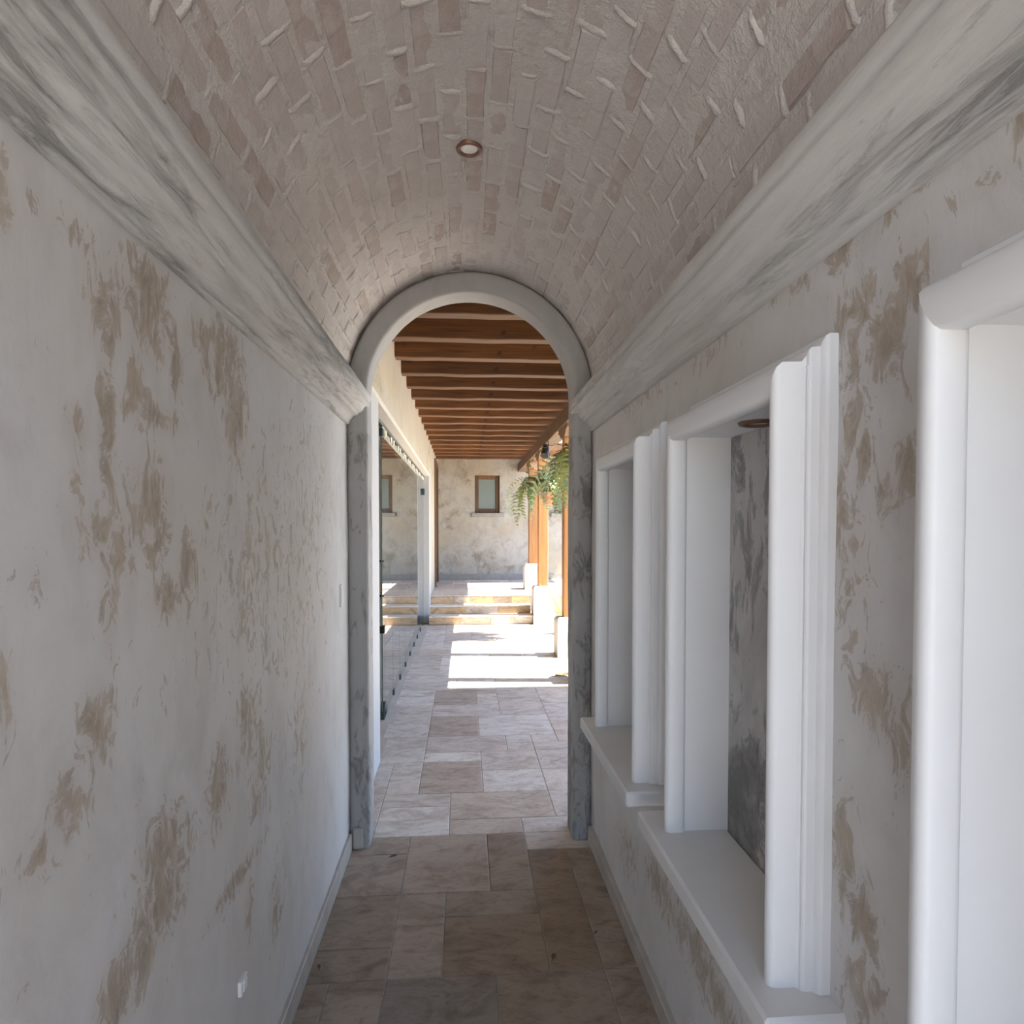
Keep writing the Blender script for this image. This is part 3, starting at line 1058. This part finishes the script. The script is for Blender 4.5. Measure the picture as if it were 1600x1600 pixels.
# ------------------------------------------------------------------ veranda roof
ORD = ['first', 'second', 'third', 'fourth', 'fifth', 'sixth', 'seventh', 'eighth', 'ninth', 'tenth', 'eleventh', 'twelfth', 'thirteenth',
       'fourteenth', 'fifteenth', 'sixteenth', 'seventeenth', 'eighteenth']
BZ = 2.935
GL, GR_ = 1.17, 1.37
deck = MB()
deck.box(-0.80, 1.40, 3.265, 14.0, 3.115, 3.16)
deck.box(-0.80, 1.40, 3.265, 14.2, 3.16, 3.26)
# unseen roof slabs added to shade the veranda's near part and its far end
deck.box(1.38, 3.4, 3.265, 6.0, 3.115, 3.26)
deck.box(1.38, 3.4, 12.95, 14.2, 3.115, 3.26)
struct(deck.build('ceiling', M['deck']), 'roof boards over the veranda beams, with added slabs for shade')
for k in range(17):
    y = 4.20 + 0.5475 * k
    rr = random.Random(k)
    nseg = 10
    vs, fs = [], []
    for s in range(nseg + 1):
        x = -0.60 + (1.36 + 0.60) * s / nseg
        dz, dy = rr.uniform(-.004, .004), rr.uniform(-.003, .003)
        c = 0.006
        pr = [(-0.0, BZ + c), (c, BZ), (0.115 - c, BZ), (0.115, BZ + c), (0.115, 3.115), (0.0, 3.115)]
        for (py, pz) in pr:
            vs.append((x, y + py + dy, pz + (dz if pz < 3.0 else 0)))
    for s in range(nseg):
        for i in range(6):
            j = (i + 1) % 6
            fs.append((s * 6 + i, s * 6 + j, (s + 1) * 6 + j, (s + 1) * 6 + i))
    fs += [tuple(range(5, -1, -1)), tuple(nseg * 6 + i for i in range(6))]
    o = mesh_obj('ceiling_beam', vs, fs, M['beam'])
    o.data.transform(Matrix.Translation((0, -y, -BZ)))
    o.location = (0, y, BZ)
    tag(o, 'brown wooden ceiling beam, %s from the arch along the veranda' % ORD[k], 'beam', 'ceiling beams of the veranda')

gird = MB()
gird.box(GL, GR_, 3.27, 13.94, BZ - 0.175, BZ, 0.008)
gd_o = gird.build('roof_girder', M['girder'])
gd_o.data.transform(Matrix.Translation((-1.27, -8.6, -2.76)))
gd_o.location = (1.27, 8.6, 2.76)
tag(gd_o, 'long brown wooden girder on the posts, running above the hanging fern', 'beam')

# columns: plastered plinth, wooden post, bracket
def column(y, zb, label, plinth=0.33, hp=0.47):
    cx = 1.27
    c = thing('veranda_column', label, 'column', (cx, y, zb), 'posts along the open side of the veranda')
    h = plinth / 2
    ch = 0.03
    vs = []
    for (z, i) in ((0, 0), (hp - 0.06, 0.0), (hp - 0.025, 0.008), (hp, ch)):
        for (sx, sy) in ((-1, -1), (1, -1), (1, 1), (-1, 1)):
            vs.append((sx * (h - i), sy * (h - i), z))
    fs = [(12, 13, 14, 15)]
    for r in (0, 4, 8):
        for q in range(4):
            fs.append((r + q, r + (q + 1) % 4, r + 4 + (q + 1) % 4, r + 4 + q))
    mesh_obj('plinth', vs, fs, M['plinth'], c)
    top = BZ - 0.175 - zb
    MB().box(-0.08, 0.08, -0.08, 0.08, hp, top - 0.13, 0.01).build('post', M['post'], c)
    br = MB()
    prof = [(-0.34, top), (-0.34, top - 0.05), (-0.26, top - 0.065), (-0.20, top - 0.10), (-0.14, top - 0.13), (0.14, top - 0.13), (0.20, top - 0.10), (0.26, top - 0.065), (0.34, top - 0.05), (0.34, top)]
    n = len(prof)
    br.add([(-0.085, p, z) for p, z in prof] + [(0.012, p, z) for p, z in prof],
           [tuple(range(n)), tuple(range(2 * n - 1, n - 1, -1))] + [(i, i + n, (i + 1) % n + n, (i + 1) % n) for i in range(n)])
    br.build('bracket', M['girder'], c)
    return c


column(6.38, 0.0, 'wooden post nearest the arch, hidden behind the right pilaster')
column(7.665, 0.0, 'orange wooden post on a tall white plinth half hidden by the right pilaster')
column(10.29, RISE, 'orange wooden post on a white plinth beside the stone steps')
column(11.78, LZ, 'orange wooden post farthest back, on a white plinth up on the landing')

# ------------------------------------------------------------------ lights and small fittings
cl = thing('ceiling_light', 'round copper recessed light at the crown of the brick vault', 'light', (0.019, 2.121, 2.783))
MB().lathe([(0.030, 0.0), (0.030, -0.004), (0.033, -0.008), (0.038, -0.009), (0.042, -0.006), (0.043, 0.006)], 28).build('trim_ring', M['copper'], cl, True)
MB().lathe([(0.0, -0.002), (0.024, -0.003), (0.0305, -0.001), (0.0305, 0.006)], 24).build('lamp_lens', M['lens'], cl)


def plate(name, y, z, w, h, label, cat):
    t = thing(name, label, cat, (XL, y, z))
    cp = MB().box(-0.004, 0.007, -w / 2, w / 2, -h / 2, h / 2, 0.002)
    cp = cp.build('cover_plate', M['plate'], t)
    MB().box(0.006, 0.0095, -w * 0.28, w * 0.28, -h * 0.33, h * 0.33, 0.0015).build('rocker' if 'switch' in name else 'socket_insert', M['white'], cp)
    return t


plate('wall_outlet', 1.60, 0.42, 0.044, 0.038, 'small pale outlet plate low on the left corridor wall', 'outlet')
plate('light_switch', 2.90, 1.245, 0.045, 0.10, 'slim white switch plate on the left wall close to the arch', 'switch')

sp = thing('spotlight', 'small black spotlight under the roof girder above the fern', 'light', (1.20, 9.35, BZ - 0.175))
MB().tube((0, 0, 0.0), (0, 0, -0.02), 0.05, 16).build('base', M['black'], sp)
MB().tube((0, 0, -0.02), (0, 0, -0.06), 0.012).build('stem', M['black'], sp)
MB().tube((0.0, 0.02, -0.05), (-0.03, -0.06, -0.17), 0.055, 16, 0.062).build('lamp_head', M['black'], sp)


# ------------------------------------------------------------------ plants
def frond_mesh(seed, length, rise, droop):
    rn = random.Random(seed)
    pts = []
    n = 20
    x = z = 0.0
    ang = rise
    for i in range(n + 1):
        pts.append(Vector((x, 0.012 * math.sin(i * 0.4 + seed), z)))
        ang -= droop / n * (0.5 + 1.0 * i / n)
        ang = max(ang, R(-86))
        x += length / n * math.cos(ang)
        z += length / n * math.sin(ang)
    vs, fs = [], []

    def quad(a, b_, c, d):
        k = len(vs)
        vs.extend((a, b_, c, d))
        fs.append((k, k + 1, k + 2, k + 3))
    for i in range(n):
        p, q = pts[i], pts[i + 1]
        d = (q - p).normalized()
        s = Vector((0, 1, 0))
        quad(p - s * 0.003, p + s * 0.003, q + s * 0.003, q - s * 0.003)
        if i < 2:
            continue
        t = i / n
        L = 0.080 * math.sin(math.pi * min(1, 0.12 + 0.88 * t)) ** 0.7 + 0.008
        for sg in (-1, 1):
            up = Vector((0, 0, 0.35)) if rn.random() < 0.6 else Vector((0, 0, -0.25))
            tip = p + s * sg * L + d * L * 0.35 + up * L * 0.4
            wv = d * 0.019
            quad(p - wv * 0.6, p + wv * 0.6, tip + wv * 0.25, tip - wv * 0.25)
    me = bpy.data.meshes.new('frond')
    me.from_pydata([tuple(v) for v in vs], [], fs)
    me.materials.append(M['fern'])
    return me


FRONDS = [frond_mesh(1, 0.50, R(72), R(160)), frond_mesh(2, 0.58, R(62), R(190)), frond_mesh(3, 0.80, R(55), R(215)), frond_mesh(4, 0.42, R(80), R(90)),
          frond_mesh(5, 0.98, R(50), R(215)), frond_mesh(6, 0.66, R(66), R(210))]


def fern(loc, label, seed, n=125):
    rn = random.Random(seed)
    t = thing('hanging_fern', label, 'plant', loc, 'ferns hanging from the girder')
    pot_mb = MB().lathe([(0.0, -0.19), (0.062, -0.19), (0.075, -0.10), (0.087, -0.03), (0.095, -0.03), (0.095, 0.0), (0.084, 0.0), (0.078, -0.03)], 24)
    pot = pot_mb.build('pot', M['clay'], t, True)
    MB().lathe([(0.0, -0.015), (0.05, -0.018), (0.08, -0.026)], 16).build('soil', M['soil'], pot)
    top = BZ - 0.175 - loc[2]
    cb = MB()
    for a in (0.3, 2.4, 4.5):
        cb.tube((0.088 * math.cos(a), 0.088 * math.sin(a), -0.01), (0, 0, top - 0.06), 0.0035, 5)
    cb.tube((0, 0, top - 0.07), (0, 0, top - 0.001), 0.006, 6)
    cb.build('hanger', M['black'], t)
    for k in range(n):
        ix = rn.choices(range(6), [2, 3, 4, 3, 3, 3])[0]
        a = rn.uniform(0, 2 * math.pi)
        if ix in (1, 2, 4, 5) and abs(a - 1.44 * math.pi) < 0.55:
            ix = 3
        o = bpy.data.objects.new('frond', FRONDS[ix])
        COL.objects.link(o)
        o.parent = t
        r0 = rn.uniform(0, 0.045)
        o.location = (r0 * math.cos(a), r0 * math.sin(a), -0.02)
        s = rn.uniform(0.75, 1.12)
        o.scale = (s, s, s)
        o.rotation_euler = (rn.uniform(-.25, .25), rn.uniform(-.25, .25), a)
    return t


fern((1.18, 8.95, 2.06), 'lush green fern in a terracotta pot hanging from the girder in front of the posts', 5)
fern((1.19, 5.42, 2.06), 'nearer hanging fern mostly hidden behind the right side of the arch', 9)

ag = thing('spiky_plant', 'pale green plant with narrow upright leaves behind the tall plinth', 'plant', (1.455, 9.20, 0.0))
MB().lathe([(0.0, 0.0), (0.07, 0.0), (0.09, 0.05), (0.10, 0.22), (0.09, 0.22), (0.085, 0.20), (0.0, 0.19)], 16).build('pot', M['clay'], ag, True)
rn = random.Random(21)
bl = []
for s in range(3):
    vs, fs = [], []
    L = 0.42 + 0.08 * s
    for i in range(7):
        t = i / 6
        w = 0.018 * (1 - t) ** 0.6 + 0.001
        x = 0.16 * t * t * (1 + 0.4 * s)
        vs += [(x, -w, L * t), (x + 0.006, 0, L * t), (x, w, L * t)]
    for i in range(6):
        for j in range(2):
            fs.append((i * 3 + j, i * 3 + j + 1, i * 3 + j + 4, i * 3 + j + 3))
    me = bpy.data.meshes.new('leaf')
    me.from_pydata(vs, [], fs)
    me.materials.append(M['blade'])
    bl.append(me)
for k in range(26):
    o = bpy.data.objects.new('leaf', bl[rn.randrange(3)])
    COL.objects.link(o)
    o.parent = ag
    a = rn.uniform(0, 6.28)
    o.location = (0.05 * math.cos(a), 0.05 * math.sin(a), 0.20)
    s = rn.uniform(0.7, 1.15)
    o.scale = (s, s, s)
    o.rotation_euler = (0, rn.uniform(-.1, .5), a)


def dry_leaf(x, y, s, rz, label):
    t = thing('dry_leaf', label, 'leaf', (x, y, 0.001), 'dry leaves on the floor')
    t.rotation_euler = (0, 0, rz)
    vs, fs = [], []
    n = 7
    for i in range(n):
        u = i / (n - 1)
        w = 0.30 * s * math.sin(math.pi * (0.06 + 0.9 * u)) ** 0.9
        z = 0.16 * s * (u - 0.4) ** 2 + 0.004
        vs += [(s * (u - .5), -w, z + 0.10 * s), (s * (u - .5), 0, z), (s * (u - .5), w, z + 0.13 * s)]
    for i in range(n - 1):
        for j in range(2):
            fs.append((i * 3 + j, i * 3 + j + 1, i * 3 + j + 4, i * 3 + j + 3))
    bl_ = mesh_obj('blade', vs, fs, M['dry'], t)
    MB().tube((-s * 0.8, 0.05 * s, 0.005), (-s * 0.46, 0, 0.006), 0.035 * s, 5).build('stem', M['dry'], t)
    return t


dry_leaf(1.02, 6.58, 0.15, 0.15, 'curled brown leaf on the sunlit veranda tiles by the right pilaster')
dry_leaf(-0.333, 3.00, 0.032, 0.4, 'tiny dry leaf on the tiles in front of the left pilaster')
dry_leaf(0.319, 2.245, 0.030, 1.2, 'small dark dry leaf on the corridor tiles towards the right side')
dry_leaf(-0.512, 2.256, 0.022, 2.0, 'tiny dark leaf crumb against the left baseboard')
dry_leaf(0.498, 2.37, 0.018, 0.7, 'tiny leaf crumb on the tiles near the right baseboard')
